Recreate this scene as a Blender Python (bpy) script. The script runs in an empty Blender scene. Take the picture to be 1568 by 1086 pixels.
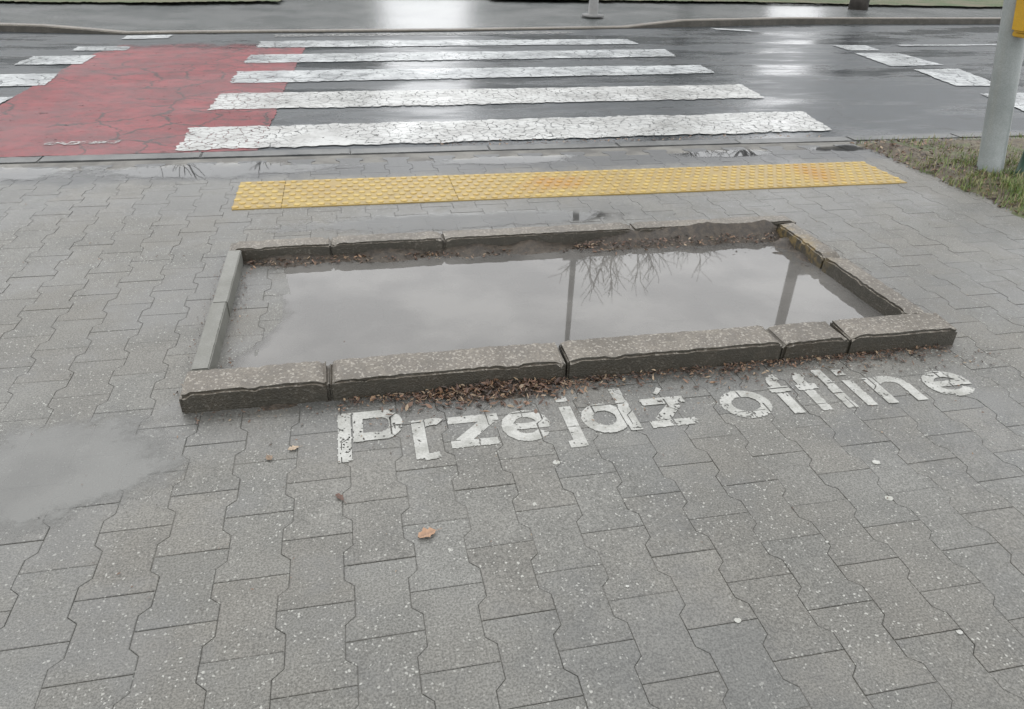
import bpy, bmesh, math, random
from mathutils import Vector, Matrix, noise as mn
R=random.Random(7)
S=bpy.context.scene
COL=S.collection
# ------------------------------------------------------------------ node helpers
class NT:
    def __init__(s,name):
        s.m=bpy.data.materials.new(name); s.m.use_nodes=True
        s.t=s.m.node_tree; s.t.nodes.clear()
        s.out=s.t.nodes.new('ShaderNodeOutputMaterial')
        g=s.t.nodes.new('ShaderNodeNewGeometry'); s.pos=g.outputs['Position']; s.nrm=g.outputs['Normal']
    def n(s,ty,**kw):
        x=s.t.nodes.new(ty)
        for k,v in kw.items(): setattr(x,k,v)
        return x
    def set(s,inp,v):
        if isinstance(v,bpy.types.NodeSocket): s.t.links.new(v,inp)
        else: inp.default_value=v
    def math(s,op,a,b=0.0,c=None,clamp=False):
        x=s.n('ShaderNodeMath',operation=op,use_clamp=clamp); s.set(x.inputs[0],a); s.set(x.inputs[1],b)
        if c is not None: s.set(x.inputs[2],c)
        return x.outputs[0]
    def scale(s,vec,xyz):
        x=s.n('ShaderNodeVectorMath',operation='MULTIPLY'); s.set(x.inputs[0],vec); x.inputs[1].default_value=xyz; return x.outputs[0]
    def add(s,a,b):
        x=s.n('ShaderNodeVectorMath',operation='ADD'); s.set(x.inputs[0],a); s.set(x.inputs[1],b); return x.outputs[0]
    def noise(s,sc,det=4,rough=0.55,vec=None,out=0):
        x=s.n('ShaderNodeTexNoise'); s.set(x.inputs['Vector'],vec if vec is not None else s.pos)
        x.inputs['Scale'].default_value=sc; x.inputs['Detail'].default_value=det; x.inputs['Roughness'].default_value=rough
        return x.outputs[out]
    def vor(s,sc,feat='F1',vec=None,rnd=1.0):
        x=s.n('ShaderNodeTexVoronoi',feature=feat); s.set(x.inputs['Vector'],vec if vec is not None else s.pos)
        x.inputs['Scale'].default_value=sc; x.inputs['Randomness'].default_value=rnd
        x.voronoi_dimensions='2D' if feat!='F1' else '3D'
        return x
    def ramp(s,f,a,b,lo=0.0,hi=1.0):
        x=s.n('ShaderNodeMapRange'); x.interpolation_type='SMOOTHSTEP'
        s.set(x.inputs[0],f); x.inputs[1].default_value=a; x.inputs[2].default_value=b; x.inputs[3].default_value=lo; x.inputs[4].default_value=hi
        return x.outputs[0]
    def mix(s,f,a,b,blend='MIX'):
        x=s.n('ShaderNodeMix',data_type='RGBA',blend_type=blend)
        s.set(x.inputs[0],f)
        for i,v in ((6,a),(7,b)):
            if isinstance(v,tuple) and len(v)==3: v=(*v,1)
            s.set(x.inputs[i],v)
        return x.outputs[2]
    def bump(s,h,strength=0.3,dist=0.005):
        x=s.n('ShaderNodeBump'); s.set(x.inputs['Height'],h); x.inputs['Strength'].default_value=strength; x.inputs['Distance'].default_value=dist
        return x.outputs[0]
    def attr(s,name):
        return s.n('ShaderNodeAttribute',attribute_name=name)
    def bsdf(s,col,rough=0.6,normal=None,spec=0.5,metal=0.0):
        x=s.n('ShaderNodeBsdfPrincipled')
        if isinstance(col,tuple) and len(col)==3: col=(*col,1)
        s.set(x.inputs['Base Color'],col); s.set(x.inputs['Roughness'],rough); s.set(x.inputs['Specular IOR Level'],spec); s.set(x.inputs['Metallic'],metal)
        if normal is not None: s.set(x.inputs['Normal'],normal)
        return x.outputs[0]
    def transp(s,f,sh):   # f=1 -> shader
        t=s.n('ShaderNodeBsdfTransparent'); x=s.n('ShaderNodeMixShader'); s.set(x.inputs[0],f)
        s.t.links.new(t.outputs[0],x.inputs[1]); s.t.links.new(sh,x.inputs[2]); return x.outputs[0]
    def mixsh(s,f,a,b):
        x=s.n('ShaderNodeMixShader'); s.set(x.inputs[0],f); s.t.links.new(a,x.inputs[1]); s.t.links.new(b,x.inputs[2]); return x.outputs[0]
    def done(s,sh):
        s.t.links.new(sh,s.out.inputs[0]); return s.m

def specks(n,scale,prob,r,warpvec,pw=1.0):
    w=n.n('ShaderNodeVectorMath',operation='SCALE'); n.t.links.new(warpvec,w.inputs[0]); w.inputs['Scale'].default_value=1.0/scale
    v=n.vor(scale,vec=n.add(n.pos,w.outputs[0]))
    sep=n.n('ShaderNodeSeparateColor'); n.t.links.new(v.outputs['Color'],sep.inputs[0])
    on=n.math('LESS_THAN',sep.outputs[0],prob)
    sz=n.math('POWER',sep.outputs[1],pw)
    d=n.math('LESS_THAN',v.outputs['Distance'],n.math('MULTIPLY_ADD',sz,r,r*0.25))
    return n.math('MULTIPLY',on,d)

def m_paver():
    n=NT('wet_concrete_paver')
    a=n.attr('tint')
    big=n.noise(0.55,4,0.62); mid=n.noise(3.2,7,0.76); fine=n.noise(180,3,0.75)
    c=n.mix(n.ramp(big,0.36,0.64),(0.092,0.085,0.071),(0.128,0.125,0.114))
    c=n.mix(n.ramp(mid,0.42,0.60,0,0.6),c,(0.062,0.060,0.053))
    c=n.mix(n.ramp(mid,0.30,0.42,0.35,0),c,(0.16,0.157,0.145))
    c=n.mix(n.ramp(fine,0.36,0.62),n.mix(0.55,c,(0.028,0.028,0.024)),n.mix(0.22,c,(0.28,0.28,0.26)))
    c=n.mix(1.0,c,a.outputs['Color'],'MULTIPLY')
    wv=n.noise(140,1,0.5,out=1)
    dens=n.ramp(mid,0.38,0.58,0.15,1)
    s1=n.math('MULTIPLY',specks(n,130,0.26,0.36,wv),dens)
    s2=n.math('MULTIPLY',specks(n,38,0.16,0.17,wv,4.0),n.ramp(big,0.36,0.58,0.35,1))
    sp=n.math('MAXIMUM',s1,s2)
    c=n.mix(n.math('MULTIPLY',sp,0.68),c,(0.36,0.36,0.33))
    wet=n.ramp(n.noise(0.9,6,0.70,vec=n.add(n.pos,(3.3,8.1,0))),0.44,0.58)
    sx=n.n('ShaderNodeSeparateXYZ'); n.t.links.new(n.pos,sx.inputs[0])
    gut=n.ramp(n.math('MULTIPLY_ADD',mid,0.6,sx.outputs[1]),4.95,5.15)
    w2=n.math('MAXIMUM',n.math('MULTIPLY',wet,0.36),n.math('MULTIPLY',gut,0.85))
    c=n.mix(w2,c,(0.034,0.037,0.039))
    rough=n.math('MULTIPLY_ADD',n.math('MAXIMUM',wet,n.math('MULTIPLY',gut,.6)),-0.27,0.52)
    rough=n.math('ADD',rough,n.math('MULTIPLY',fine,0.10))
    nb=n.bump(n.math('MULTIPLY_ADD',mid,1.2,fine),0.45,0.0025)
    return n.done(n.bsdf(c,rough,nb,0.5))

def m_simple(name,c1,c2,sc=8,rough=0.6,bs=0.3,bd=0.003,spec=0.5,metal=0.0,fs=150):
    n=NT(name); f=n.ramp(n.noise(sc,4,0.65),0.35,0.65); g=n.noise(fs,2,0.7)
    c=n.mix(f,c1,c2); c=n.mix(n.ramp(g,0.35,0.65),n.mix(0.2,c,(0,0,0)),c)
    return n.done(n.bsdf(c,rough,n.bump(g,bs,bd),spec,metal))

def m_kerb():
    n=NT('exposed_aggregate_concrete')
    mid=n.noise(7,6,0.75); v=n.vor(140); fine=n.noise(300,1); st=n.noise(2.3,5,0.7)
    sep=n.n('ShaderNodeSeparateColor'); n.t.links.new(v.outputs['Color'],sep.inputs[0])
    c=n.mix(n.ramp(mid,0.35,0.65),(0.088,0.074,0.057),(0.150,0.133,0.108))
    c=n.mix(n.ramp(st,0.45,0.62,0,0.6),c,(0.048,0.040,0.029))
    c=n.mix(n.ramp(sep.outputs[0],0.0,1.0,0.0,0.55),c,(0.05,0.043,0.034))
    c=n.mix(n.math('MULTIPLY',n.math('GREATER_THAN',sep.outputs[1],0.86),0.55),c,(0.27,0.25,0.215))
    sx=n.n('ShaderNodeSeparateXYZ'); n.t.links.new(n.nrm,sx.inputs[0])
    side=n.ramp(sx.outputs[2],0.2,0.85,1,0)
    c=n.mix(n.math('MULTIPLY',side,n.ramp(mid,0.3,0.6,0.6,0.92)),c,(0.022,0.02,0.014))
    a=n.attr('lichen')
    c=n.mix(n.math('MULTIPLY',a.outputs['Fac'],n.ramp(mid,0.50,0.60,0,0.7)),c,(0.17,0.12,0.045))
    return n.done(n.bsdf(c,n.ramp(mid,0.3,0.7,0.32,0.6),n.bump(n.math('MULTIPLY_ADD',mid,1.5,n.math('ADD',fine,v.outputs['Distance'])),0.6,0.0025)))

def m_asphalt():
    n=NT('wet_asphalt')
    big=n.noise(0.35,4,0.6); fine=n.noise(140,2,0.75); mid=n.noise(5,5,0.75)
    c=n.mix(n.ramp(big,0.35,0.65),(0.020,0.028,0.034),(0.036,0.044,0.049))
    c=n.mix(n.ramp(mid,0.4,0.65,0,0.5),c,(0.012,0.014,0.016))
    c=n.mix(n.ramp(fine,0.3,0.7),n.mix(0.5,c,(0.01,0.011,0.012)),c)
    warp=n.scale(n.noise(2.2,4,0.7,out=1),(0.5,0.5,0))
    v=n.vor(0.75,'DISTANCE_TO_EDGE',vec=n.add(n.pos,warp))
    cr=n.math('MULTIPLY',n.ramp(v.outputs['Distance'],0.004,0.014,1,0),n.ramp(big,0.47,0.55))
    c=n.mix(n.math('MULTIPLY',cr,0.8),c,(0.008,0.008,0.007))
    wv=n.scale(n.pos,(0.22,0.8,1))
    film=n.ramp(n.noise(1.3,6,0.68,vec=wv),0.42,0.6)
    rough=n.math('MULTIPLY_ADD',film,-0.22,0.40)
    h=n.math('MULTIPLY',fine,n.math('SUBTRACT',1.15,film))
    h=n.math('SUBTRACT',h,n.math('MULTIPLY',cr,1.5))
    return n.done(n.bsdf(c,rough,n.bump(h,0.35,0.003),n.math('MULTIPLY_ADD',film,0.2,0.3)))

def m_paint(name,col,dirty,crack=9.0,wlo=0.40,whi=0.47,cra=0.7):
    n=NT(name)
    mid=n.noise(3.5,6,0.75)
    warp=n.scale(n.noise(9,3,0.7,out=1),(0.12,0.12,0))
    v=n.vor(crack,'DISTANCE_TO_EDGE',vec=n.add(n.pos,warp))
    cr=n.math('MULTIPLY',n.ramp(v.outputs['Distance'],0.012,0.055,1,0),n.ramp(n.noise(1.5,3),0.34,0.50))
    c=n.mix(n.ramp(mid,0.38,0.64),col,dirty)
    chips=n.ramp(n.noise(24,5,0.8),wlo,whi)
    al=n.math('MULTIPLY',chips,n.math('SUBTRACT',1,n.math('MULTIPLY',cr,cra)))
    rough=n.ramp(n.noise(1.3,3),0.4,0.6,0.5,0.26)
    return n.done(n.transp(al,n.bsdf(c,rough)))

def m_red():
    n=NT('red_cycle_surface')
    mid=n.noise(1.4,6,0.7); fine=n.noise(140,2,0.75); m2=n.noise(5,6,0.78)
    c=n.mix(n.ramp(mid,0.35,0.65),(0.130,0.011,0.016),(0.19,0.026,0.031))
    c=n.mix(n.ramp(m2,0.42,0.62,0,0.7),c,(0.065,0.016,0.018))
    c=n.mix(n.ramp(fine,0.3,0.65),n.mix(0.45,c,(0.03,0.01,0.01)),c)
    warp=n.scale(n.noise(3,4,0.7,out=1),(0.35,0.35,0))
    v=n.vor(2.3,'DISTANCE_TO_EDGE',vec=n.add(n.pos,warp))
    cr=n.math('MULTIPLY',n.ramp(v.outputs['Distance'],0.010,0.040,1,0),n.ramp(n.noise(0.9,2,vec=n.add(n.pos,(4,1,0))),0.40,0.48))
    c=n.mix(n.math('MULTIPLY',cr,0.9),c,(0.012,0.007,0.007))
    sx=n.n('ShaderNodeSeparateXYZ'); n.t.links.new(n.pos,sx.inputs[0])
    far=n.math('ADD',n.ramp(sx.outputs[1],9.2,11.2),n.math('MULTIPLY',n.math('SUBTRACT',mid,0.5),1.4))
    al=n.math('MULTIPLY',n.ramp(far,0.35,0.75,1,0),n.ramp(n.noise(13,6,0.82),0.32,0.40,0.25,1))
    rough=n.ramp(n.noise(0.9,4,vec=n.scale(n.pos,(0.5,1,1))),0.4,0.6,0.55,0.33)
    return n.done(n.transp(al,n.bsdf(c,rough,n.bump(n.math('SUBTRACT',fine,cr),0.35,0.003),0.3)))

def m_yellow():
    n=NT('yellow_tactile_concrete')
    mid=n.noise(2.2,5,0.7); fine=n.noise(150,2,0.7)
    c=n.mix(n.ramp(mid,0.35,0.65),(0.305,0.200,0.038),(0.36,0.26,0.075))
    c=n.mix(n.ramp(n.noise(11,6,0.8),0.48,0.66,0,0.6),c,(0.16,0.12,0.06))
    for (px,py,r) in ((1.25,4.45,0.26),(3.15,4.42,0.34)):
        d=n.n('ShaderNodeVectorMath',operation='DISTANCE'); n.t.links.new(n.pos,d.inputs[0]); d.inputs[1].default_value=(px,py,0)
        dd=n.math('MULTIPLY_ADD',mid,0.7,n.math('SUBTRACT',d.outputs['Value'],0.35))
        c=n.mix(n.ramp(dd,0,r,0.8,0),c,(0.31,0.145,0.010))
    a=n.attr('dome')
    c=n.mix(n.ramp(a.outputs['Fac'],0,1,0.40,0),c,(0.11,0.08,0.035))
    return n.done(n.bsdf(c,n.ramp(mid,0.3,0.7,0.35,0.55),n.bump(fine,0.3,0.002),0.35))

def m_water(name,tint=(0.30,0.295,0.285),murk=0.55,ior=1.42,thr=(0.2,0.5),nw=0.9):
    n=NT(name)
    gl=n.n('ShaderNodeBsdfGlossy'); gl.inputs['Roughness'].default_value=0.02
    df=n.n('ShaderNodeBsdfDiffuse'); f=n.noise(2.0,4)
    n.t.links.new(n.mix(n.ramp(f,0.35,0.65),tuple(x*0.88 for x in tint),tuple(x*1.08 for x in tint)),df.inputs[0])
    body=n.transp(n.ramp(f,0.35,0.65,murk*0.85,min(1,murk*1.15)),df.outputs[0])
    fr=n.n('ShaderNodeFresnel'); fr.inputs['IOR'].default_value=ior
    sh=n.mixsh(fr.outputs[0],body,gl.outputs[0])
    a=n.attr('depth')
    g=n.math('MULTIPLY_ADD',n.noise(9,5,0.7),nw,n.math('SUBTRACT',a.outputs['Fac'],nw*.5))
    sh=n.transp(n.ramp(g,thr[0],thr[1]),sh)
    return n.done(sh)

def m_attrcol(name,rough=0.6):
    n=NT(name); a=n.attr('tint')
    return n.done(n.bsdf(a.outputs['Color'],rough))

# ------------------------------------------------------------------ mesh helpers
def link(me,name,mat=None,parent=None,smooth=False):
    o=bpy.data.objects.new(name,me); COL.objects.link(o)
    if mat: me.materials.append(mat)
    if parent: o.parent=parent
    if smooth:
        for p in me.polygons: p.use_smooth=True
    return o
def mesh(name,v,f,mat=None,parent=None,attrs=None,smooth=False):
    me=bpy.data.meshes.new(name); me.from_pydata(v,[],f); me.update()
    if attrs:
        for k,(ty,vals) in attrs.items():
            a=me.attributes.new(k,ty,'POINT')
            if ty=='FLOAT': a.data.foreach_set('value',vals)
            else: a.data.foreach_set('color',[x for c in vals for x in (*c,1.0)])
    return link(me,name,mat,parent,smooth)
def empty(name,loc=(0,0,0)):
    e=bpy.data.objects.new(name,None); COL.objects.link(e); e.location=loc; return e
def ragged(poly,step=0.03,amp=0.012):
    out=[]
    for i in range(len(poly)):
        a=Vector(poly[i]); b=Vector(poly[(i+1)%len(poly)]); L=(b-a).length; k=max(1,int(L/step))
        nr=Vector((-(b-a).y,(b-a).x)).normalized()
        for j in range(k):
            p=a+(b-a)*j/k
            q=mn.noise(Vector((p.x*3.1,p.y*3.1,1.3)))*amp+mn.noise(Vector((p.x*19,p.y*19,4.3)))*amp*1.1
            out.append(p+nr*q)
    return out
def sheet(name,poly,z,mat,rag=0,parent=None):
    pts=ragged(poly,amp=rag) if rag else [Vector(p) for p in poly]
    return mesh(name,[(p.x,p.y,z) for p in pts],[list(range(len(pts)))],mat,parent)
def box(bm,x0,x1,y0,y1,z0,z1):
    r=bmesh.ops.create_cube(bm,size=1.0)
    for v in r['verts']:
        v.co=Vector((x0+(v.co.x+.5)*(x1-x0),y0+(v.co.y+.5)*(y1-y0),z0+(v.co.z+.5)*(z1-z0)))
    return r['verts']
def stone(name,x0,x1,y0,y1,z0,z1,mat,parent=None,bev=0.01,amp=0.0016,lich=None,seed=0,chip=0.0,rot=0.0,tilt=0.0):
    bm=bmesh.new(); box(bm,x0,x1,y0,y1,z0,z1)
    bmesh.ops.bevel(bm,geom=[e for e in bm.edges],offset=bev,segments=2,affect='EDGES')
    L=max(x1-x0,y1-y0); ax=0 if (x1-x0)>=(y1-y0) else 1
    k=int(L/0.02)
    for i in range(1,k):
        p=[(x0+x1)/2,(y0+y1)/2,0]; p[ax]=(x0 if ax==0 else y0)+L*i/k; no=[0,0,0]; no[ax]=1
        bmesh.ops.bisect_plane(bm,geom=bm.verts[:]+bm.edges[:]+bm.faces[:],plane_co=p,plane_no=no)
    for v in bm.verts:
        q=v.co*9+Vector((seed,0,0)); d=mn.noise_vector(q)*amp*.7+mn.noise_vector(v.co*50)*amp
        e=min(abs((v.co.x-x0) if ax==0 else (v.co.y-y0)),abs((x1-v.co.x) if ax==0 else (y1-v.co.y)))
        if v.co.z>z1-bev*1.6:
            if chip and e<0.025: d.z-=chip*R.random()
            nn=mn.noise(v.co*14+Vector((seed,3,0)))
            if nn>.40 and chip: d.z-=(nn-.40)*.03
        v.co+=d
    c=Vector(((x0+x1)/2,(y0+y1)/2,z0))
    if rot or tilt:
        M=Matrix.Translation(c)@Matrix.Rotation(rot,4,'Z')@Matrix.Rotation(tilt,4,'Y' if ax==0 else 'X')@Matrix.Translation(-c)
        bmesh.ops.transform(bm,matrix=M,verts=bm.verts)
    me=bpy.data.meshes.new(name); bm.to_mesh(me); bm.free()
    a=me.attributes.new('lichen','FLOAT','POINT')
    a.data.foreach_set('value',[ (lich(v.co) if lich else 0.0) for v in me.vertices])
    o=link(me,name,mat,parent,True)
    me.set_sharp_from_angle(angle=math.radians(38))
    return o
def lathe(prof,seg=20):
    v=[];f=[]
    for (r,z) in prof:
        for i in range(seg):
            a=2*math.pi*i/seg; v.append((r*math.cos(a),r*math.sin(a),z))
    for j in range(len(prof)-1):
        for i in range(seg):
            f.append((j*seg+i,j*seg+(i+1)%seg,(j+1)*seg+(i+1)%seg,(j+1)*seg+i))
    f.append(list(range(seg))[::-1]); f.append([(len(prof)-1)*seg+i for i in range(seg)])
    return v,f

PAVER=m_paver(); KERB=m_kerb(); ASPH=m_asphalt()
# ------------------------------------------------------------------ frame dims / ground heights
FX0,FX1,FY0,FY1=-0.61,2.36,2.17,3.53
IX0,IX1,IY0,IY1=-0.545,2.245,2.32,3.42
WATER=-0.0015
def infr(x,y): return -.575<x<2.30 and 2.245<y<3.475
def gin(x,y):
    z=-0.0015+ (-0.34+0.10*(y-2.9)-x)*0.012 + 0.0025*mn.noise(Vector((x*2.6,y*2.6,5)))
    return max(z,-0.016)
def gz(x,y):
    if infr(x,y): return gin(x,y)
    return 0.004*mn.noise(Vector((x*0.8,y*0.8,0)))
# ------------------------------------------------------------------ paving blocks (behaton)
PW,PL,PA=0.160,0.235,0.0125
OX,OY=-0.01,-0.01
def tw(y):
    t=(y/PL)%1.0
    if t<.2 or t>.8: return 1
    if t<.3: return 1-2*(t-.2)/.1
    if t<.7: return -1
    return -1+2*(t-.7)/.1
def joint(x,y,g=0.004):
    x-=OX; y-=OY
    c0=math.floor((x+PW/2)/PW)
    for c in (c0-1,c0,c0+1):
        e=c*PW+PW/2+(1 if c%2==0 else -1)*PA*tw(y)
        if abs(x-e)<g: return True
    off=0 if c0%2==0 else PL/2
    yy=(y-off)/PL; d=abs(yy-round(yy))*PL
    return d<g
def pavers():
    v=[];f=[];tint=[]
    def shape(ins):
        w=PW/2-ins; a=PA
        r=[(w+a,ins),(w+a,.2*PL),(w-a,.3*PL),(w-a,.7*PL),(w+a,.8*PL),(w+a,PL-ins)]
        l=[(-x,y) for x,y in reversed(r)]
        return r+l
    O=shape(0.0009); I=shape(0.0030)
    for c in range(int(-7/PW),int(10/PW)):
        off=0 if c%2==0 else PL/2
        cx=c*PW+OX
        for k in range(int(-2/PL),int(5.22/PL)+1):
            y0=off+k*PL+OY
            if y0+PL>5.262: continue
            cy=y0+PL/2
            if cx>4.0 and cy>2.9: continue
            b=gz(cx,cy)+R.uniform(-.0008,.0008)
            tx=R.uniform(-.005,.005); ty=R.uniform(-.005,.005)
            eps=0.04; gf=gin if infr(cx,cy) else (lambda x,y:0.004*mn.noise(Vector((x*0.8,y*0.8,0))))
            tx+=(gf(cx+eps,cy)-gf(cx-eps,cy))/(2*eps); ty+=(gf(cx,cy+eps)-gf(cx,cy-eps))/(2*eps)
            s=R.uniform(.93,1.06); w=R.uniform(-.014,.014)
            n0=len(v)
            for ring,dz in ((I,0),(O,-0.0010),(O,-0.02)):
                for (x,y) in ring:
                    j=mn.noise(Vector(((cx+x)*40,(y0+y)*40,0)))*.0014
                    v.append((cx+x+j,y0+y+j,b+tx*x+ty*(y-PL/2)+dz)); tint.append((s+w,s,s-w))
            m=12
            f.append([n0+i for i in range(m)])
            for q in (0,1):
                for i in range(m):
                    j=(i+1)%m
                    f.append((n0+q*m+i,n0+(q+1)*m+i,n0+(q+1)*m+j,n0+q*m+j))
    return mesh('paving_blocks',v,f,PAVER,attrs={'tint':('FLOAT_COLOR',tint)})
pavers()
BED=m_simple('joint_sand',(0.048,0.045,0.038),(0.125,0.12,0.105),4,0.6)
def grid(name,x0,x1,y0,y1,st,fz,mat,attrs=None,smooth=True):
    nx=int((x1-x0)/st)+1; ny=int((y1-y0)/st)+1
    v=[(x0+(x1-x0)*i/(nx-1),y0+(y1-y0)*j/(ny-1)) for j in range(ny) for i in range(nx)]
    v=[(x,y,fz(x,y)) for x,y in v]
    f=[(j*nx+i,j*nx+i+1,(j+1)*nx+i+1,(j+1)*nx+i) for j in range(ny-1) for i in range(nx-1)]
    at=None
    if attrs: at={k:('FLOAT',[fn(p[0],p[1]) for p in v]) for k,fn in attrs.items()}
    return mesh(name,v,f,mat,attrs=at,smooth=smooth)
grid('pavement_bedding',-7,10,-2,5.25,0.04,lambda x,y:gz(x,y)-0.0028+.0014*mn.noise(Vector((x*2.5,y*2.5,8))),BED)
GR=m_simple('verge_soil_grass',(0.03,0.045,0.012),(0.07,0.06,0.03),3,0.85,0.6,0.02,fs=30)
mesh('ground',[(-400,-400,-.08),(400,-400,-.08),(400,400,-.08),(-400,400,-.08)],[(0,1,2,3)],GR)
PLAIN=m_simple('wet_pavement_concrete',(0.08,0.08,0.077),(0.13,0.13,0.125),1.2,0.35,0.3,0.003)
for i,(a,b,c,d) in enumerate([(-40,-7.0,-12,5.25),(10,40,-12,5.25),(-7,10,-12,-2.0)]):
    mesh('pavement',[(a,c,-.004),(b,c,-.004),(b,d,-.004),(a,d,-.004)],[(0,1,2,3)],PLAIN)
# ------------------------------------------------------------------ road
far=[(-60,11.9),(-6,11.75),(-4.4,11.62),(-2.79,11.35),(-2.17,11.45),(1.71,11.85),(4.57,12.3),(7.84,13.0),(13.2,13.35),(60,13.6)]
poly=[(-60,5.40),(60,5.40)]+far[::-1]
sheet('road',poly,-0.016,ASPH)
KERB2=m_simple('wet_dark_kerb_concrete',(0.038,0.041,0.041),(0.085,0.086,0.082),3,0.38,0.4,0.003)
ek=empty('road_kerb'); x=-12.0;i=0
while x<16:
    stone('kerb_stone',x+.002,x+.998,5.262,5.40,-0.1,0.002+R.uniform(-.003,.003),KERB2,ek,0.006,0.0015,seed=i); x+=1.0;i+=1
ek2=empty('road_kerb')
FP=m_simple('far_pavement_wet',(0.07,0.078,0.078),(0.13,0.135,0.135),0.9,0.24,0.25,0.004)
def kstrip(name,pts,w,z0,z1,mat,parent):
    v=[];f=[]
    P=[Vector(p) for p in pts]
    for i,p in enumerate(P):
        t=(P[min(i+1,len(P)-1)]-P[max(i-1,0)]).normalized(); nr=Vector((-t.y,t.x))
        q=p+nr*w; h=z1(p.x)
        v+=[(p.x,p.y,z0),(p.x,p.y,h-.015),(p.x+nr.x*.012,p.y+nr.y*.012,h),(q.x,q.y,h),(q.x,q.y,z0)]
    for i in range(len(P)-1):
        for k in range(4): f.append((i*5+k,(i+1)*5+k,(i+1)*5+k+1,i*5+k+1))
    mesh(name,v,f,mat,parent,attrs={'lichen':('FLOAT',[0.0]*len(v))})
fine=[]
for a,b in zip(far[:-1],far[1:]):
    L=(Vector(b)-Vector(a)).length; k=max(1,int(L/0.5))
    for j in range(k): fine.append((a[0]+(b[0]-a[0])*j/k,a[1]+(b[1]-a[1])*j/k))
fine.append(far[-1])
def hk(x):
    return 0.012+0.08*max(0,min(1,(x-4.6)/1.0))+0.06*max(0,min(1,(-2.9-x)/0.8))
kstrip('kerb_run',fine,0.15,-0.1,hk,KERB,ek2)
v=[];f=[]
for i,(px,py) in enumerate(fine):
    v+=[(px,py+.14,hk(px)-.004),(px,py+1.2,hk(px)*.6),(px,16.3+.05*px if abs(px)<20 else 17,0.03)]
for i in range(len(fine)-1):
    for k in range(2): f.append((i*3+k,(i+1)*3+k,(i+1)*3+k+1,i*3+k+1))
mesh('far_pavement',v,f,FP)
def vz(x,y): return 0.05+0.02*mn.noise(Vector((x*.7,y*.7,0)))
GR2=m_simple('wet_lawn',(0.045,0.07,0.02),(0.10,0.09,0.05),1.5,0.8,0.8,0.03,fs=25)
grid('lawn',-30,30,16.4,44,0.8,lambda x,y:vz(x,y)+0.01,GR2)
sheet('lawn_strip',[(-12,14.3),(-3.4,14.5),(-1.0,15.1),(-1.0,16.2),(-12,16.2)],0.075,GR2,0.1)
sheet('lawn_strip',[(3.0,15.9),(9.0,16.0),(14,15.6),(20,16.6),(3,16.6)],0.09,GR2,0.1)
# ------------------------------------------------------------------ markings
WHITE=m_paint('worn_white_road_paint',(0.36,0.365,0.355),(0.24,0.24,0.23),crack=11,wlo=0.35,whi=0.41,cra=.95)
WHITE2=m_paint('thin_white_road_paint',(0.33,0.345,0.345),(0.18,0.19,0.195),crack=5,wlo=0.34,whi=0.42,cra=.6)
WORN=m_paint('very_worn_road_paint',(0.26,0.26,0.25),(0.15,0.15,0.145),crack=7,wlo=0.46,whi=0.56)
RED=m_red()
sheet('cycle_crossing',[(-2.84,5.45),(-0.64,5.46),(-0.60,6.2),(-0.56,8.1),(-0.49,9.3),(-0.42,11.3),(-2.5,11.2),(-2.82,9.5)],-0.012,RED,0.015)
zc=empty('zebra_crossing')
st=[[(-1.20,5.50),(4.05,5.64),(4.18,6.33),(-1.20,6.15)],[(-1.16,6.76),(4.10,6.94),(4.22,7.62),(-1.14,7.44)],
[(-1.10,7.93),(4.22,8.30),(4.30,8.84),(-1.10,8.57)],[(-1.07,9.08),(4.25,9.48),(4.33,10.1),(-1.07,9.66)],[(-1.05,10.2),(4.15,10.56),(4.14,11.05),(-1.03,10.75)]]
for i,p in enumerate(st): sheet('stripe',p,-0.008,WHITE if i<2 else WHITE2,0.03,zc)
sheet('stripe',[(-0.9,11.15),(3.5,11.62),(3.5,11.9),(-0.9,11.4)],-0.008,WORN,0.04,zc)
cm=empty('cycle_lane_marking')
for p in [[(-3.4,6.80),(-2.86,6.80),(-2.84,7.38),(-3.4,7.38)],[(-3.36,7.86),(-2.74,7.9),(-2.78,8.52),(-3.36,8.47)],[(-3.36,9.03),(-2.72,9.06),(-2.72,9.62),(-3.36,9.58)],
          [(-3.08,9.95),(-2.5,9.98),(-2.5,10.3),(-3.08,10.28)],[(-2.75,10.9),(-2.2,10.98),(-2.2,11.3),(-2.75,11.22)]]:
    sheet('dash',p,-0.008,WHITE2,0.02,cm)
sheet('dash',[(-2.1,5.72),(-1.62,5.74),(-1.62,5.82),(-2.1,5.80)],-0.008,WORN,0.02,cm)
lm=empty('lane_marking')
for p in [[(7.10,9.97),(7.63,9.97),(7.71,10.48),(7.16,10.47)],[(6.85,8.69),(7.69,8.77),(7.74,9.74),(7.04,9.74)],[(6.75,7.42),(7.36,7.39),(7.68,8.5),(7.0,8.45)],[(6.5,6.1),(7.1,6.1),(7.3,7.0),(6.7,7.0)],
          [(8.3,10.42),(14,10.62),(30,11.2),(30,11.3),(14,10.74),(8.3,10.54)],[(6.1,12.2),(6.64,11.97),(6.7,12.15),(6.1,12.4)]]:
    sheet('dash',p,-0.008,WHITE2,0.02,lm)
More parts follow.
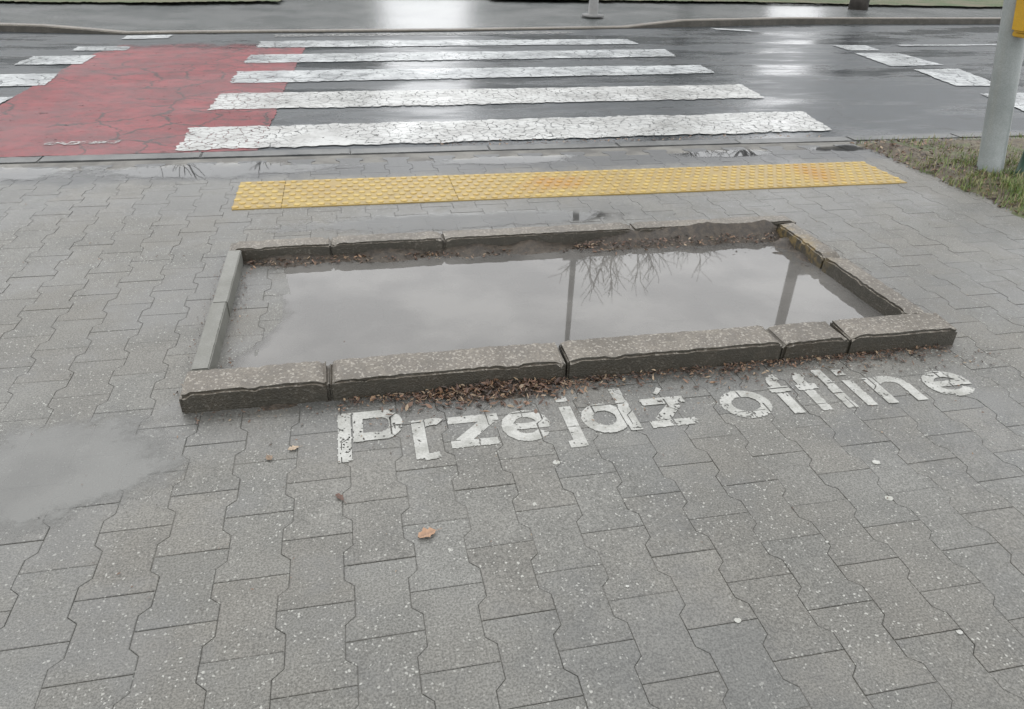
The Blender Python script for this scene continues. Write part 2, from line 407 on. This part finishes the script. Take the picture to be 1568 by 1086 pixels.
# ------------------------------------------------------------------ tactile strip
def tactile():
    YEL=m_yellow(); v=[];f=[];at=[]
    xs=[-0.68,-0.41,0.61,1.63,2.65,3.67]; y0,y1=4.18,4.68
    for a,b in zip(xs[:-1],xs[1:]):
        a+=.001; b-=.001; n0=len(v); z=0.0065
        for (x,y) in ((a,y0),(b,y0),(b,y1),(a,y1)): v.append((x,y,-.03)); at.append(0)
        for (x,y) in ((a,y0),(b,y0),(b,y1),(a,y1)): v.append((x,y,z-.002)); at.append(0)
        e=.002
        for (x,y) in ((a+e,y0+e),(b-e,y0+e),(b-e,y1-e),(a+e,y1-e)): v.append((x,y,z)); at.append(0)
        f.append([n0+8,n0+9,n0+10,n0+11])
        for q in (0,4):
            for i in range(4): f.append((n0+q+i,n0+q+(i+1)%4,n0+q+4+(i+1)%4,n0+q+4+i))
        px=0.064; nx=int((b-a)/px); ny=8
        for j in range(ny):
            for i in range(nx):
                cx=a+(i+.5+(0.25 if j%2 else -.25))*(b-a)/nx; cy=y0+(j+.5)*(y1-y0)/ny
                if R.random()<.015: continue
                n1=len(v); sg=10
                for r,h,t in ((.0215,0.0004,.2),(.018,.0045,1),(.012,.0058,1)):
                    for q in range(sg):
                        an=2*math.pi*q/sg; v.append((cx+r*math.cos(an),cy+r*math.sin(an)*.9,z+h)); at.append(t)
                for q in range(2):
                    for i2 in range(sg): f.append((n1+q*sg+i2,n1+q*sg+(i2+1)%sg,n1+(q+1)*sg+(i2+1)%sg,n1+(q+1)*sg+i2))
                f.append([n1+2*sg+i2 for i2 in range(sg)])
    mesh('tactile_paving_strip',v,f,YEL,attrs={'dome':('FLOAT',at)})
tactile()
# ------------------------------------------------------------------ concrete frame
fr=empty('concrete_edging_frame')
H=0.080
xs=[-0.62,-0.135,0.71,1.58,1.87,2.37]
for i,(a,b) in enumerate(zip(xs[:-1],xs[1:])):
    g=[.001,.001,.004,.002,.001]
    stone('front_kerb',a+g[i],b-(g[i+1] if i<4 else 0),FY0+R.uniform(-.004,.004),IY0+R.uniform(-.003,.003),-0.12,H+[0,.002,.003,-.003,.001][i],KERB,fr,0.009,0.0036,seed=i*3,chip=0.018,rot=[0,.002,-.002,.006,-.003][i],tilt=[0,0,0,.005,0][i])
xs=[-0.60,-0.13,0.42,1.43,2.38]
for i,(a,b) in enumerate(zip(xs[:-1],xs[1:])):
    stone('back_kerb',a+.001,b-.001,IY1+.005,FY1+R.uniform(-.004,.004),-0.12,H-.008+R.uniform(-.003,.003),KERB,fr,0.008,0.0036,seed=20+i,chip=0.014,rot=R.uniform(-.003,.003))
def li(p): return max(0,min(1,(p.y-2.85)/0.2))*max(0,min(1,(2.285-p.x)/.02))
ys=[2.33,2.95,3.42]
for i,(a,b) in enumerate(zip(ys[:-1],ys[1:])):
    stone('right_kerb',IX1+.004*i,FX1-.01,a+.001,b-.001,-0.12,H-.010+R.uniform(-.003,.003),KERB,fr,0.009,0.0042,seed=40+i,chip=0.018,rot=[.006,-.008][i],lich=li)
EDG=m_simple('smooth_edging_concrete',(0.105,0.105,0.09),(0.145,0.145,0.13),6,0.5,0.25,0.002)
for i,(a,b) in enumerate(zip([2.335,2.86],[2.86,3.50])):
    d=.0 if i==0 else .003
    stone('left_edging',-0.605+d,-0.545+d,a+.001,b-.001 if i==0 else 3.415,-0.12,H-.008-d*.5,EDG,fr,0.004,0.0008,seed=60+i)
# ------------------------------------------------------------------ water
WAT2=m_water('clear_puddle_water',(0.08,0.082,0.082),0.2,ior=1.36)
LIGHTW=m_water('silty_water_film',(0.17,0.17,0.16),0.55,ior=1.5)
grid('puddle',IX0-.02,IX1+.03,IY0-.02,IY1+.03,.03,lambda x,y:WATER,m_water('frame_puddle_water',(0.130,0.125,0.117),0.74,1.56,(0.05,0.45),0.5),attrs={'depth':lambda x,y:max(-.6,min(2,(WATER-gin(x,y))/0.004+.35))})
def puddle(cx,cy,rx,ry,rot=0,seed=0,dz=0.0016,mat=None):
    v=[(cx,cy,gz(cx,cy)+dz)];d=[1.0];f=[];sg=48;rings=8
    for k in range(1,rings+1):
        for i in range(sg):
            a=2*math.pi*i/sg; q=1+.35*mn.noise(Vector((math.cos(a)*1.6+seed,math.sin(a)*1.6,seed)))
            x=rx*q*k/rings*math.cos(a); y=ry*q*k/rings*math.sin(a)
            X=cx+x*math.cos(rot)-y*math.sin(rot); Y=cy+x*math.sin(rot)+y*math.cos(rot)
            v.append((X,Y,(gz(X,Y) if not infr(X,Y) else 0)+dz)); d.append(1-k/rings)
    for i in range(sg): f.append((0,1+i,1+(i+1)%sg))
    for k in range(rings-1):
        for i in range(sg):
            a=1+k*sg+i;b=1+k*sg+(i+1)%sg; f.append((a,a+sg,b+sg,b))
    return mesh('puddle',v,f,mat,attrs={'depth':('FLOAT',d)},smooth=True)
puddle(-1.0,1.93,0.62,0.34,0.1,1,mat=LIGHTW)
puddle(-0.9,4.97,1.05,0.24,0.0,2,mat=WAT2)
puddle(-2.3,5.02,1.0,0.2,0.0,6,mat=WAT2)
puddle(1.1,5.0,0.75,0.14,0.02,3,mat=WAT2)
puddle(2.75,5.0,0.6,0.12,0.0,4,mat=WAT2)
puddle(3.75,5.05,0.35,0.12,0.0,11,mat=WAT2)
puddle(0.6,3.85,1.3,0.2,0.0,9,mat=WAT2)
# ------------------------------------------------------------------ painted words (stencil, laid on the blocks)
def words():
    yb=1.83; T=0.041
    seg=[];arc=[];gap=[]
    def s(x1,y1,x2,y2,w=T): seg.append((x1,y1,x2,y2,w))
    def a(cx,cy,rx,ry,a0,a1,w=T): arc.append((cx,cy,rx,ry,a0,a1,w))
    def g(x0,x1,y0,y1): gap.append((x0,x1,y0,y1))
    s(-.092,-.01,-.092,.25,.044); s(-.048,.085,-.048,.250,.032); s(-.06,.230,.030,.230,.042); s(-.06,.110,.030,.110,.042); a(.030,.170,.045,.060,-90,90,.044)
    g(-.0690,-.0645,-.1,.3)
    s(.145,-.035,.145,.172); a(.195,.12,.05,.036,60,160,.038); s(.15,-.03,.20,-.02,.03); g(.165,.169,.05,.2)
    s(.245,.15,.415,.15,.038); s(.385,.14,.275,.03,.045); s(.24,.02,.395,.02,.038); g(.33,.335,0,.06)
    a(.50,.085,.062,.066,0,325); s(.445,.083,.580,.083,.034); g(.495,.500,.1,.2)
    s(.655,-.03,.655,.17); s(.615,-.04,.675,-.038,.036); s(.655,.20,.655,.235,.04); g(.6,.7,.05,.054)
    a(.775,.083,.06,.064,0,360); s(.862,0,.862,.25); g(.834,.838,-.1,.3); g(.745,.750,.1,.2)
    s(.93,.15,1.09,.15,.038); s(1.062,.14,.955,.03,.045); s(.92,.02,1.085,.02,.038); s(1.0,.195,1.03,.230,.018); g(1.0,1.005,0,.06)
    a(1.30,.083,.072,.064,0,360); g(1.296,1.302,.1,.2); g(1.296,1.302,-.1,.06)
    for x in (1.465,1.575):
        s(x,0,x,.19); a(x+.035,.19,.035,.04,90,180); s(x-.035,.15,x+.045,.15,.034); g(x-.03,x+.03,.126,.130)
    s(1.675,0,1.675,.25); g(1.6,1.7,.09,.094)
    s(1.755,0,1.755,.165); s(1.755,.20,1.755,.24,.04)
    s(1.84,0,1.84,.167); a(1.90,.10,.06,.05,0,180); s(1.96,0,1.96,.10); g(1.862,1.867,-.1,.3)
    a(2.13,.083,.072,.064,0,325); s(2.065,.083,2.220,.083,.034); g(2.126,2.131,.1,.2)
    def inside(x,y):
        for (x0,x1,y0,y1) in gap:
            if x0<x<x1 and y0<y<y1: return False
        for (x1,y1,x2,y2,w) in seg:
            dx=x2-x1;dy=y2-y1;L=math.hypot(dx,dy);t=((x-x1)*dx+(y-y1)*dy)/L
            if 0<=t<=L and abs((x-x1)*dy-(y-y1)*dx)/L<w/2: return True
        for (cx,cy,rx,ry,a0,a1,w) in arc:
            ux=(x-cx);uy=(y-cy)
            if abs(ux)>rx+w or abs(uy)>ry+w: continue
            th=math.atan2(uy,ux); an=math.degrees(math.atan2(uy/ry,ux/rx))
            if an<a0-0.01 and a0>=0: an+=360
            if an<a0 or an>a1: continue
            r=math.hypot(ux,uy); rr=1/math.sqrt((math.cos(th)/rx)**2+(math.sin(th)/ry)**2)
            if abs(r-rr)<w/2: return True
        return False
    st=0.003; v=[];f=[];idx={}
    def vi(i,j):
        if (i,j) not in idx:
            x=-.14+i*st; y=yb-.07+j*st
            idx[(i,j)]=len(v); v.append((x,y,gz(x,y)+0.0022))
        return idx[(i,j)]
    for i in range(int(2.4/st)):
        x=-.14+(i+.5)*st
        for j in range(int(.35/st)):
            y=yb-.07+(j+.5)*st
            wx=x+.002*mn.noise(Vector((x*60,y*60,0))); wy=y-yb+.002*mn.noise(Vector((x*60,y*60,9)))
            if not inside(wx,wy): continue
            if joint(x,y,.0022) and mn.noise(Vector((x*8,y*8,3)))>-.05: continue
            wear=mn.noise(Vector((x*110,y*110,2)))*.6+mn.noise(Vector((x*22,y*22,7)))*.55+mn.noise(Vector((x*3,y*3,11)))*.35+.04*max(0,x-1)
            if wear>0.39: continue
            f.append((vi(i,j),vi(i+1,j),vi(i+1,j+1),vi(i,j+1)))
    mesh('painted_lettering',v,f,m_simple('stencil_white_paint',(0.23,0.23,0.21),(0.33,0.33,0.31),14,0.5,0.3,0.002))
words()
# ------------------------------------------------------------------ litter
BROWNS=[(0.08,0.042,0.024),(0.12,0.065,0.038),(0.045,0.025,0.016),(0.15,0.09,0.05),(0.025,0.016,0.011),(0.19,0.14,0.09),(0.07,0.04,0.028),(0.035,0.022,0.015)]
LIT=m_attrcol('dead_leaves',.5)
def litter(name,spots,parent=None,zf=None):
    v=[];f=[];t=[]
    zf=zf or gz
    for (fn,cnt,s0,s1,zt) in spots:
        for _ in range(cnt):
            x,y=fn(); L=R.uniform(s0,s1); W=L*R.uniform(.10,.5); a=R.uniform(0,math.tau); p=R.uniform(-.5,.5); z=zf(x,y)+max(0.0,zt(x,y))*R.random()+.004
            c=R.choice(BROWNS); k=R.uniform(.7,1.3); c=tuple(q*k for q in c)
            M=Matrix.Translation((x,y,z))@Matrix.Rotation(a,4,'Z')@Matrix.Rotation(p,4,'Y')@Matrix.Rotation(R.uniform(-.6,.6),4,'X')
            n0=len(v); cz=R.uniform(-.2,.35)*W
            for q in ((-L/2,0,0),(-L*.15,-W/2,cz),(L*.2,-W*.4,cz),(L/2,0,0),(L*.2,W*.4,cz),(-L*.15,W/2,cz),(0,0,-cz*.4)):
                v.append(tuple(M@Vector(q))); t.append(c)
            for i in range(6): f.append((n0+i,n0+(i+1)%6,n0+6))
    return mesh(name,v,f,LIT,parent,attrs={'tint':('FLOAT_COLOR',t)})
G=R.gauss
def hf(x,y): return 0.026*math.exp(-((x-.45)/.22)**2)*max(0,1-(2.17-y)/.12)
def clampfront(x,y): return (x,min(y,2.160))
def mound(name,x0,x1,y0,y1,fz,mat): grid(name,x0,x1,y0,y1,0.012,fz,mat)
SOIL=m_simple('dark_wet_soil',(0.02,0.015,0.01),(0.05,0.038,0.026),30,0.6,0.9,0.006,fs=90)
mound('soil_heap',0.18,0.82,2.03,2.18,lambda x,y:gz(x,y)-.006+hf(x,y)*.9+.006*mn.noise(Vector((x*30,y*30,0))),SOIL)
mound('soil_heap',-.6,2.36,2.11,2.18,lambda x,y:gz(x,y)-.008+.016*(y-2.11)/.07*(.6+mn.noise(Vector((x*8,0,4))))+.004*mn.noise(Vector((x*30,y*30,0))),SOIL)
def back(x): return .045*max(0,min(1,(x-1.2)/.35))+.018
mound('soil_heap',-0.55,2.26,3.28,3.43,lambda x,y:-.016+(.024+back(x))*max(0,(y-3.30+.05*mn.noise(Vector((x*4,0,0))))/.12)**1.2*(.8+.5*mn.noise(Vector((x*6,y*6,2))))+.006*mn.noise(Vector((x*30,y*30,0))),SOIL)
mound('soil_heap',1.95,2.26,3.0,3.3,lambda x,y:-.03+.05*max(0,(x-2.05+(y-3.0)*.3)/.25)*(.8+.6*mn.noise(Vector((x*9,y*9,2))))+.006*mn.noise(Vector((x*30,y*30,0))),SOIL)
litter('leaf_litter',[
 (lambda:clampfront(G(.45,.17),2.165-abs(G(0,.055))),900,.008,.034,lambda x,y:hf(x,y)*1.1+.006),
 (lambda:clampfront(R.uniform(-.1,2.3),2.165-abs(G(0,.03))),1500,.005,.020,lambda x,y:.012),
 (lambda:clampfront(R.uniform(.8,2.2),2.165-abs(G(0,.05))),300,.008,.03,lambda x,y:.006),
 (lambda:(R.uniform(-.6,.2),2.16-abs(G(0,.05))),140,.004,.015,lambda x,y:.003),
 (lambda:(R.uniform(1.2,2.5),2.13-abs(G(0,.07))),350,.004,.018,lambda x,y:.003),
 (lambda:(R.uniform(-.1,1.2),2.06-abs(G(0,.09))),200,.003,.014,lambda x,y:.003),
 (lambda:(R.uniform(-.52,1.2),3.41-abs(G(0,.035))),800,.006,.028,lambda x,y:.02),
 (lambda:(R.uniform(1.1,2.22),3.40-abs(G(0,.05))),900,.008,.03,lambda x,y:.05),
 (lambda:(2.23-abs(G(0,.04)),R.uniform(2.7,3.4)),200,.006,.02,lambda x,y:.01),
 (lambda:(-.53+abs(G(0,.03)),R.uniform(2.4,3.4)),140,.004,.015,lambda x,y:.004),
 (lambda:(R.uniform(-1,3),R.uniform(1.3,2.1)),140,.003,.012,lambda x,y:.001),
 (lambda:(R.uniform(-3,4),R.uniform(2,5)),200,.004,.014,lambda x,y:.001),
 (lambda:(-.62-abs(G(0,.02)),R.uniform(2.2,3.5)),260,.003,.012,lambda x,y:.002),
 (lambda:(R.uniform(-2,4),3.545+abs(G(0,.02))),180,.003,.012,lambda x,y:.002),
 (lambda:(R.uniform(.6,3.8),5.40+abs(G(0,.05))),500,.006,.03,lambda x,y:.006),
])
def leaf(cx,cy,L,W,rot,col,curl,name='fallen_leaf',z=0.006):
    v=[];f=[];t=[];n=12
    for i in range(n+1):
        u=i/n; w=W/2*math.sin(math.pi*u)**.8*(1+.25*math.sin(u*19+L*90)); x=(u-.5)*L
        for k in (-1,-.5,0,.5,1):
            q=Vector((x,k*w,curl*abs(k)*w+.15*L*(u-.5)**2+.0012*math.sin(u*30+k*4))); q.rotate(Matrix.Rotation(rot,3,'Z'))
            v.append((cx+q.x,cy+q.y,z+q.z)); s=1-.35*(k==0)+R.uniform(-.12,.12); t.append(tuple(c*s for c in col))
    for i in range(n):
        for k in range(4): f.append((i*5+k,i*5+k+1,(i+1)*5+k+1,(i+1)*5+k))
    b=len(v); q=Vector((1,0,0)); q.rotate(Matrix.Rotation(rot,3,'Z')); e=Vector((cx,cy,z))+q*L/2; p=Vector((-q.y,q.x,0))*.0008
    for w in (e-p,e+p,e+q*L*.35+p,e+q*L*.35-p): v.append(tuple(w)); t.append(tuple(c*.6 for c in col))
    f.append((b,b+1,b+2,b+3))
    mesh(name,v,f,LIT,attrs={'tint':('FLOAT_COLOR',t)},smooth=True)
leaf(.12,1.47,.055,.034,.35,(.27,.16,.095),.35)
leaf(-.25,1.915,.035,.02,.3,(.30,.23,.16),.2)
leaf(-.11,1.66,.04,.016,-1.0,(.09,.045,.03),.6)
leaf(-.32,1.88,.03,.02,2.0,(.16,.11,.07),.1)
GUM=m_simple('pale_chewing_gum',(0.30,0.30,0.27),(0.38,0.38,0.36),30,0.6)
for i,(x,y,r) in enumerate([(.55,1.71,.012),(1.49,1.38,.013),(1.56,1.54,.013),(-1.0,1.56,.006),(.83,1.05,.009),(1.35,.92,.008),(-.32,1.02,.007),(.6,1.2,.005),(1.2,1.25,.005)]):
    vv=[(x,y,.005)];ff=[]
    for k in range(14):
        a=k*math.tau/14; q=r*(1+.3*mn.noise(Vector((math.cos(a)*2+i*5,math.sin(a)*2,0)))); vv.append((x+q*math.cos(a),y+q*.8*math.sin(a),.0015+gz(x,y)))
    for k in range(14): ff.append((0,1+k,1+(k+1)%14))
    mesh('chewing_gum_spot',vv,ff,GUM,smooth=True)
# ------------------------------------------------------------------ planting bed at right
def bedz(x,y):
    e=min(x-3.90-.09*mn.noise(Vector((y*3,0,0))),5.24-y,y-3.0)
    return -.02+.055*max(0,min(1,e/.18))+.02*mn.noise(Vector((x*3,y*3,0)))+.008*mn.noise(Vector((x*14,y*14,0)))
def bedm():
    n=NT('muddy_turf'); f=n.noise(6,5,0.7); g=n.noise(45,3,0.75)
    c=n.mix(n.ramp(f,0.4,0.6),(0.07,0.052,0.034),(0.12,0.10,0.06)); c=n.mix(n.ramp(g,0.35,0.65),n.mix(0.6,c,(0.012,0.008,0.006)),c)
    c=n.mix(n.ramp(n.noise(2.2,4,0.6),0.50,0.60,0,0.75),c,(0.05,0.07,0.018))
    return n.done(n.bsdf(c,0.7,n.bump(g,0.9,0.012)))
grid('planting_bed',3.80,9.5,2.95,5.26,0.03,bedz,bedm())
v=[];f=[];t=[]
for _ in range(20000):
    if R.random()<.55: x=G(4.45,.30); y=G(3.9,.3)
    else: x=R.uniform(3.95,7); y=R.uniform(3.05,5.2)
    if x<3.93 or y>5.22 or y<3.0: continue
    if mn.noise(Vector((x*2.5,y*2.5,3)))<-.05 and R.random()<.75: continue
    if y>4.5 and R.random()<.45: continue
    z=bedz(x,y)+.004; h=R.uniform(.015,.06); w=.0024; a=R.uniform(0,math.tau); d=Vector((math.cos(a),math.sin(a),0)); b=d*R.uniform(.1,.9)*h; p=Vector((-d.y,d.x,0))*w
    c=R.choice([(0.08,0.13,0.025),(0.11,0.17,0.03),(0.15,0.165,0.05),(0.20,0.17,0.09),(0.06,0.09,0.02)])
    n0=len(v); o=Vector((x,y,z))
    for q in (o-p,o+p,o+b*.4+Vector((0,0,h*.6))+p*.7,o+b*.4+Vector((0,0,h*.6))-p*.7,o+b+Vector((0,0,h))): v.append(tuple(q)); t.append(c)
    f+= [(n0,n0+1,n0+2,n0+3),(n0+3,n0+2,n0+4)]
mesh('grass',v,f,m_attrcol('grass_blade',.5),attrs={'tint':('FLOAT_COLOR',t)})
litter('leaf_litter',[(lambda:(3.92+abs(G(0,.6)),R.uniform(3.2,5.22)),2400,.010,.045,lambda x,y:.012)],zf=bedz)
# ------------------------------------------------------------------ pole with push button
PAINT=m_simple('grey_painted_steel',(0.20,0.22,0.215),(0.24,0.26,0.255),5,0.35,0.1,0.001)
YB=m_simple('yellow_plastic',(0.40,0.23,0.01),(0.46,0.27,0.012),6,0.35,0.05,0.0005)
BLK=m_simple('black_plastic',(0.02,0.02,0.02),(0.035,0.035,0.035),6,0.4)
pe=empty('traffic_signal_pole',(4.40,4.27,-.01))
vv,ff=lathe([(.092,0),(.092,.02),(.082,.035),(.079,.5),(.078,3.4),(.06,3.42)],28)
mesh('pole_shaft',vv,ff,PAINT,pe,smooth=False)
for p in bpy.data.objects['pole_shaft'].data.polygons: p.use_smooth=len(p.vertices)==4
def part(name,fn,mat,parent,bev=.01):
    bm=bmesh.new(); fn(bm); bmesh.ops.bevel(bm,geom=bm.edges[:],offset=bev,segments=3,affect='EDGES')
    me=bpy.data.meshes.new(name); bm.to_mesh(me); bm.free(); return link(me,name,mat,parent)
part('button_box',lambda b:box(b,-.095,.065,-.19,-.07,1.0,1.26),YB,pe,.018)
part('button_box_face',lambda b:box(b,-.065,.035,-.196,-.188,1.10,1.22),BLK,pe,.003)
part('button_box_neck',lambda b:box(b,-.065,.035,-.17,-.06,.965,1.0),YB,pe,.008)
part('signal_head',lambda b:box(b,-.12,.12,-.34,-.09,2.4,3.2),BLK,pe,.03)
for i,c in enumerate(((.25,.01,.01),(.01,.12,.05))):
    vv,ff=lathe([(.085,0),(.085,.03),(.05,.045)],20); o=mesh('signal_lens',vv,ff,m_simple('lens%d'%i,c,c,3,.2),pe); o.rotation_euler=(math.radians(90),0,0); o.location=(0,-.33,3.0-.35*i)
pe.rotation_euler=(0,math.radians(-13),0)
GREEN=m_simple('dark_green_paint',(0.01,0.035,0.02),(0.016,0.05,0.03),7,0.35)
ge=empty('green_bollard',(4.58,4.14,-.01))
vv,ff=lathe([(.10,0),(.10,.05),(.075,.07),(.07,.42),(.085,.44),(.085,.47),(.06,.52),(.02,.54)],24)
mesh('bollard_body',vv,ff,GREEN,ge,smooth=True)
# ------------------------------------------------------------------ far street furniture
STEEL=m_simple('weathered_galvanised_steel',(0.10,0.10,0.10),(0.15,0.15,0.145),4,0.45)
lp=empty('street_lamp',(4.38,13.55,0.03))
vv,ff=lathe([(.20,0),(.20,.03),(.085,.04),(.075,1.2),(.06,5.2),(.05,8.5)],16); mesh('lamp_post',vv,ff,STEEL,lp,smooth=True)
part('post_sign',lambda b:box(b,-.26,.26,-.10,-.06,4.15,4.55),STEEL,lp,.01)
part('lamp_arm',lambda b:box(b,-.03,.03,-1.2,.03,8.42,8.48),STEEL,lp,.005)
part('lamp_head',lambda b:box(b,-.13,.13,-1.75,-1.15,8.38,8.5),STEEL,lp,.03)
WOOD=m_simple('dark_wet_pole',(0.03,0.027,0.023),(0.055,0.048,0.042),6,0.6)
up=empty('utility_pole',(10.75,15.15,0.0))
vv,ff=lathe([(.20,0),(.19,.4),(.15,4),(.12,9)],16); mesh('pole_shaft',vv,ff,WOOD,up,smooth=True)
part('transformer_box',lambda b:box(b,-.05,.45,-.28,.2,5.1,6.0),WOOD,up,.04)
part('cross_arm',lambda b:box(b,-.8,.8,-.05,.05,8.6,8.7),WOOD,up,.01)
BARK=m_simple('bark',(0.03,0.026,0.02),(0.06,0.052,0.045),10,0.8)
def tree(x,y,h,seed,spread=.5,depth=6):
    rr=random.Random(seed); v=[];f=[]
    def tube(a,b,r0,r1):
        d=(b-a)
        if d.length<1e-4: return
        q=d.to_track_quat('Z','Y').to_matrix(); n0=len(v); sg=5 if r0>.02 else 3
        for p,r in ((a,r0),(b,r1)):
            for i in range(sg):
                an=i*math.tau/sg; v.append(tuple(p+q@Vector((r*math.cos(an),r*math.sin(an),0))))
        for i in range(sg): f.append((n0+i,n0+(i+1)%sg,n0+sg+(i+1)%sg,n0+sg+i))
    def grow(p,d,L,r,k):
        q=p; n=3
        for i in range(n):
            d2=(d+Vector((rr.uniform(-1,1),rr.uniform(-1,1),rr.uniform(-.3,.8)))*.18).normalized(); q2=q+d2*L/n
            tube(q,q2,r*(1-.25*i/n),r*(1-.25*(i+1)/n)); q=q2; d=d2
            if k>0 and (i>0 or k<5):
                for _ in range(2):
                    s=Vector((rr.uniform(-1,1),rr.uniform(-1,1),rr.uniform(-.1,.6))).normalized()
                    nd=(d*(1-spread)+s*spread*1.3).normalized()
                    grow(q,nd,L*rr.uniform(.55,.75),r*.5,k-1)
    tube(Vector((0,0,-.1)),Vector((0,0,h*.25)),h*.022,h*.018)
    grow(Vector((0,0,h*.25)),Vector((0,0,1)),h*.34,h*.018,depth-2)
    o=mesh('bare_tree',v,f,BARK); o.location=(x,y,0); return o
tree(9.0,20,8.8,3,.5,6)
base=tree(-3,31,8.2,5,.5,5)
for i,(x,y,s) in enumerate([(-14,30,1.0),(-22,33,1.1),(17,30,1.1),(-8.5,34,1.1),(11,34,1.0),(28,36,1.1)]):
    o=bpy.data.objects.new('bare_tree',base.data); COL.objects.link(o); o.location=(x,y,0); o.scale=(s,s,s); o.rotation_euler=(0,0,i*1.3)
v=[];f=[];t=[]
for _ in range(7000):
    x=R.uniform(-40,40); y=R.uniform(38,39.2); z=abs(R.gauss(0,.9))*(.8+.4*mn.noise(Vector((x*.3,0,0)))); z=min(z,2.4)
    a=R.uniform(0,math.tau); s=R.uniform(.08,.2); n0=len(v); d=Vector((math.cos(a),math.sin(a),0))*s
    for q in ((x-d.x,y-d.y,z),(x+d.x,y+d.y,z+s*.3),(x+d.x*.2,y+d.y*.2,z+s)): v.append(q); t.append((.04+.03*R.random(),.05+.03*R.random(),.02))
    f.append((n0,n0+1,n0+2))
mesh('added_hedge',v,f,m_attrcol('hedge_foliage',.8),attrs={'tint':('FLOAT_COLOR',t)})  # added out of view to keep low reflections on the road dark
WALL=m_simple('rendered_facade',(0.12,0.12,0.115),(0.16,0.16,0.15),.6,.8); GLS=m_simple('window_glass',(0.02,0.024,0.028),(0.03,0.034,0.04),2,.15); ROOF=m_simple('roof_felt',(0.04,0.04,0.04),(0.06,0.06,0.06),1,.8); FRM=m_simple('window_frame',(0.4,0.4,0.38),(0.45,0.45,0.43),3,.5)
for (x0,x1,h) in ((-48,2.5,11.0),(9.5,27,11.0),(39,75,13)):  # added off-frame blocks; they darken the road's reflections, gaps leave bright streaks
    ap=empty('added_apartment_block',(0,0,0))
    def flat(name,boxes,mat):
        v=[];f=[]
        for (a,b,c,d,e,g) in boxes:
            n0=len(v); v+=[(a,c,e),(b,c,e),(b,d,e),(a,d,e),(a,c,g),(b,c,g),(b,d,g),(a,d,g)]
            f+=[(n0+q0,n0+q1,n0+q2,n0+q3) for q0,q1,q2,q3 in ((0,1,5,4),(1,2,6,5),(2,3,7,6),(3,0,4,7),(4,5,6,7),(3,2,1,0))]
        mesh(name,v,f,mat,ap)
    flat('walls',[(x0,x1,48,60,-.05,h)],WALL); flat('roof',[(x0-.4,x1+.4,47.6,60.4,h+.003,h+.4)],ROOF)
    W=[];Fm=[];D=[]
    x=x0+1.5;k=0
    while x<x1-2:
        for fl in range(int(h//2.9)):
            if fl==0 and k%6==3: D.append((x,x+1.2,47.93,48.0-.003,0,2.2)); continue
            z=1.0+fl*2.8; W.append((x,x+1.4,47.95,47.99,z,z+1.4)); Fm+=[(x-.08,x-.003,47.93,47.99,z-.08,z+1.48),(x+1.403,x+1.48,47.93,47.99,z-.08,z+1.48),(x+.67,x+.73,47.93,47.948,z,z+1.4),(x,x+1.4,47.93,47.99,z+1.403,z+1.48),(x,x+1.4,47.88,47.99,z-.08,z-.003)]
        x+=2.7;k+=1
    flat('windows',W,GLS); flat('window_frames',Fm,FRM)
    if D: flat('doors',D,WOOD)
# ------------------------------------------------------------------ sky / light
w=bpy.data.worlds.new('World'); S.world=w; w.use_nodes=True; nt=w.node_tree; nt.nodes.clear()
out=nt.nodes.new('ShaderNodeOutputWorld'); bg=nt.nodes.new('ShaderNodeBackground'); sky=nt.nodes.new('ShaderNodeTexSky')
sky.sky_type='NISHITA'; sky.sun_disc=False; sky.sun_elevation=math.radians(50); sky.sun_rotation=math.radians(20); sky.dust_density=4; sky.air_density=1.0
hs=nt.nodes.new('ShaderNodeHueSaturation'); hs.inputs['Saturation'].default_value=0.15
mx=nt.nodes.new('ShaderNodeMix'); mx.data_type='RGBA'; mx.inputs[0].default_value=0.85; mx.inputs[7].default_value=(19.4,19.6,19.9,1)
nt.links.new(sky.outputs[0],hs.inputs['Color']); nt.links.new(hs.outputs[0],mx.inputs[6])
tc=nt.nodes.new('ShaderNodeTexCoord'); no=nt.nodes.new('ShaderNodeTexNoise'); no.inputs['Scale'].default_value=1.6; no.inputs['Detail'].default_value=2
nt.links.new(tc.outputs['Generated'],no.inputs['Vector'])
mr=nt.nodes.new('ShaderNodeMapRange'); mr.inputs[1].default_value=.3; mr.inputs[2].default_value=.7; mr.inputs[3].default_value=.93; mr.inputs[4].default_value=1.08
nt.links.new(no.outputs[0],mr.inputs[0])
vm=nt.nodes.new('ShaderNodeVectorMath'); vm.operation='SCALE'; nt.links.new(mx.outputs[2],vm.inputs[0]); nt.links.new(mr.outputs[0],vm.inputs['Scale'])
nt.links.new(vm.outputs[0],bg.inputs[0]); bg.inputs[1].default_value=0.12; nt.links.new(bg.outputs[0],out.inputs[0])
sl=bpy.data.lights.new('sun','SUN'); sl.energy=0.6; sl.angle=math.radians(25); sl.color=(1,.97,.93)
so=bpy.data.objects.new('sun',sl); COL.objects.link(so); so.rotation_euler=(math.radians(40),0,math.radians(-160))
S.view_settings.view_transform='Standard'; S.view_settings.look='None'; S.view_settings.exposure=0
# ------------------------------------------------------------------ camera
X=Vector((0.9777,-0.0805,0.1938)).normalized(); Y=Vector((-0.2058,-0.5051,0.8381)); Y=(Y-X*Y.dot(X)).normalized(); U=X.cross(Y)
cam=bpy.data.cameras.new('camera'); cam.sensor_width=36; cam.lens=36*1120/1568; cam.clip_start=.05; cam.clip_end=1500
co=bpy.data.objects.new('camera',cam); COL.objects.link(co)
M=Matrix(((X.x,-X.y,-X.z),(Y.x,-Y.y,-Y.z),(U.x,-U.y,-U.z))).to_4x4(); M.translation=(0,0,1.45)
co.matrix_world=M; S.camera=co
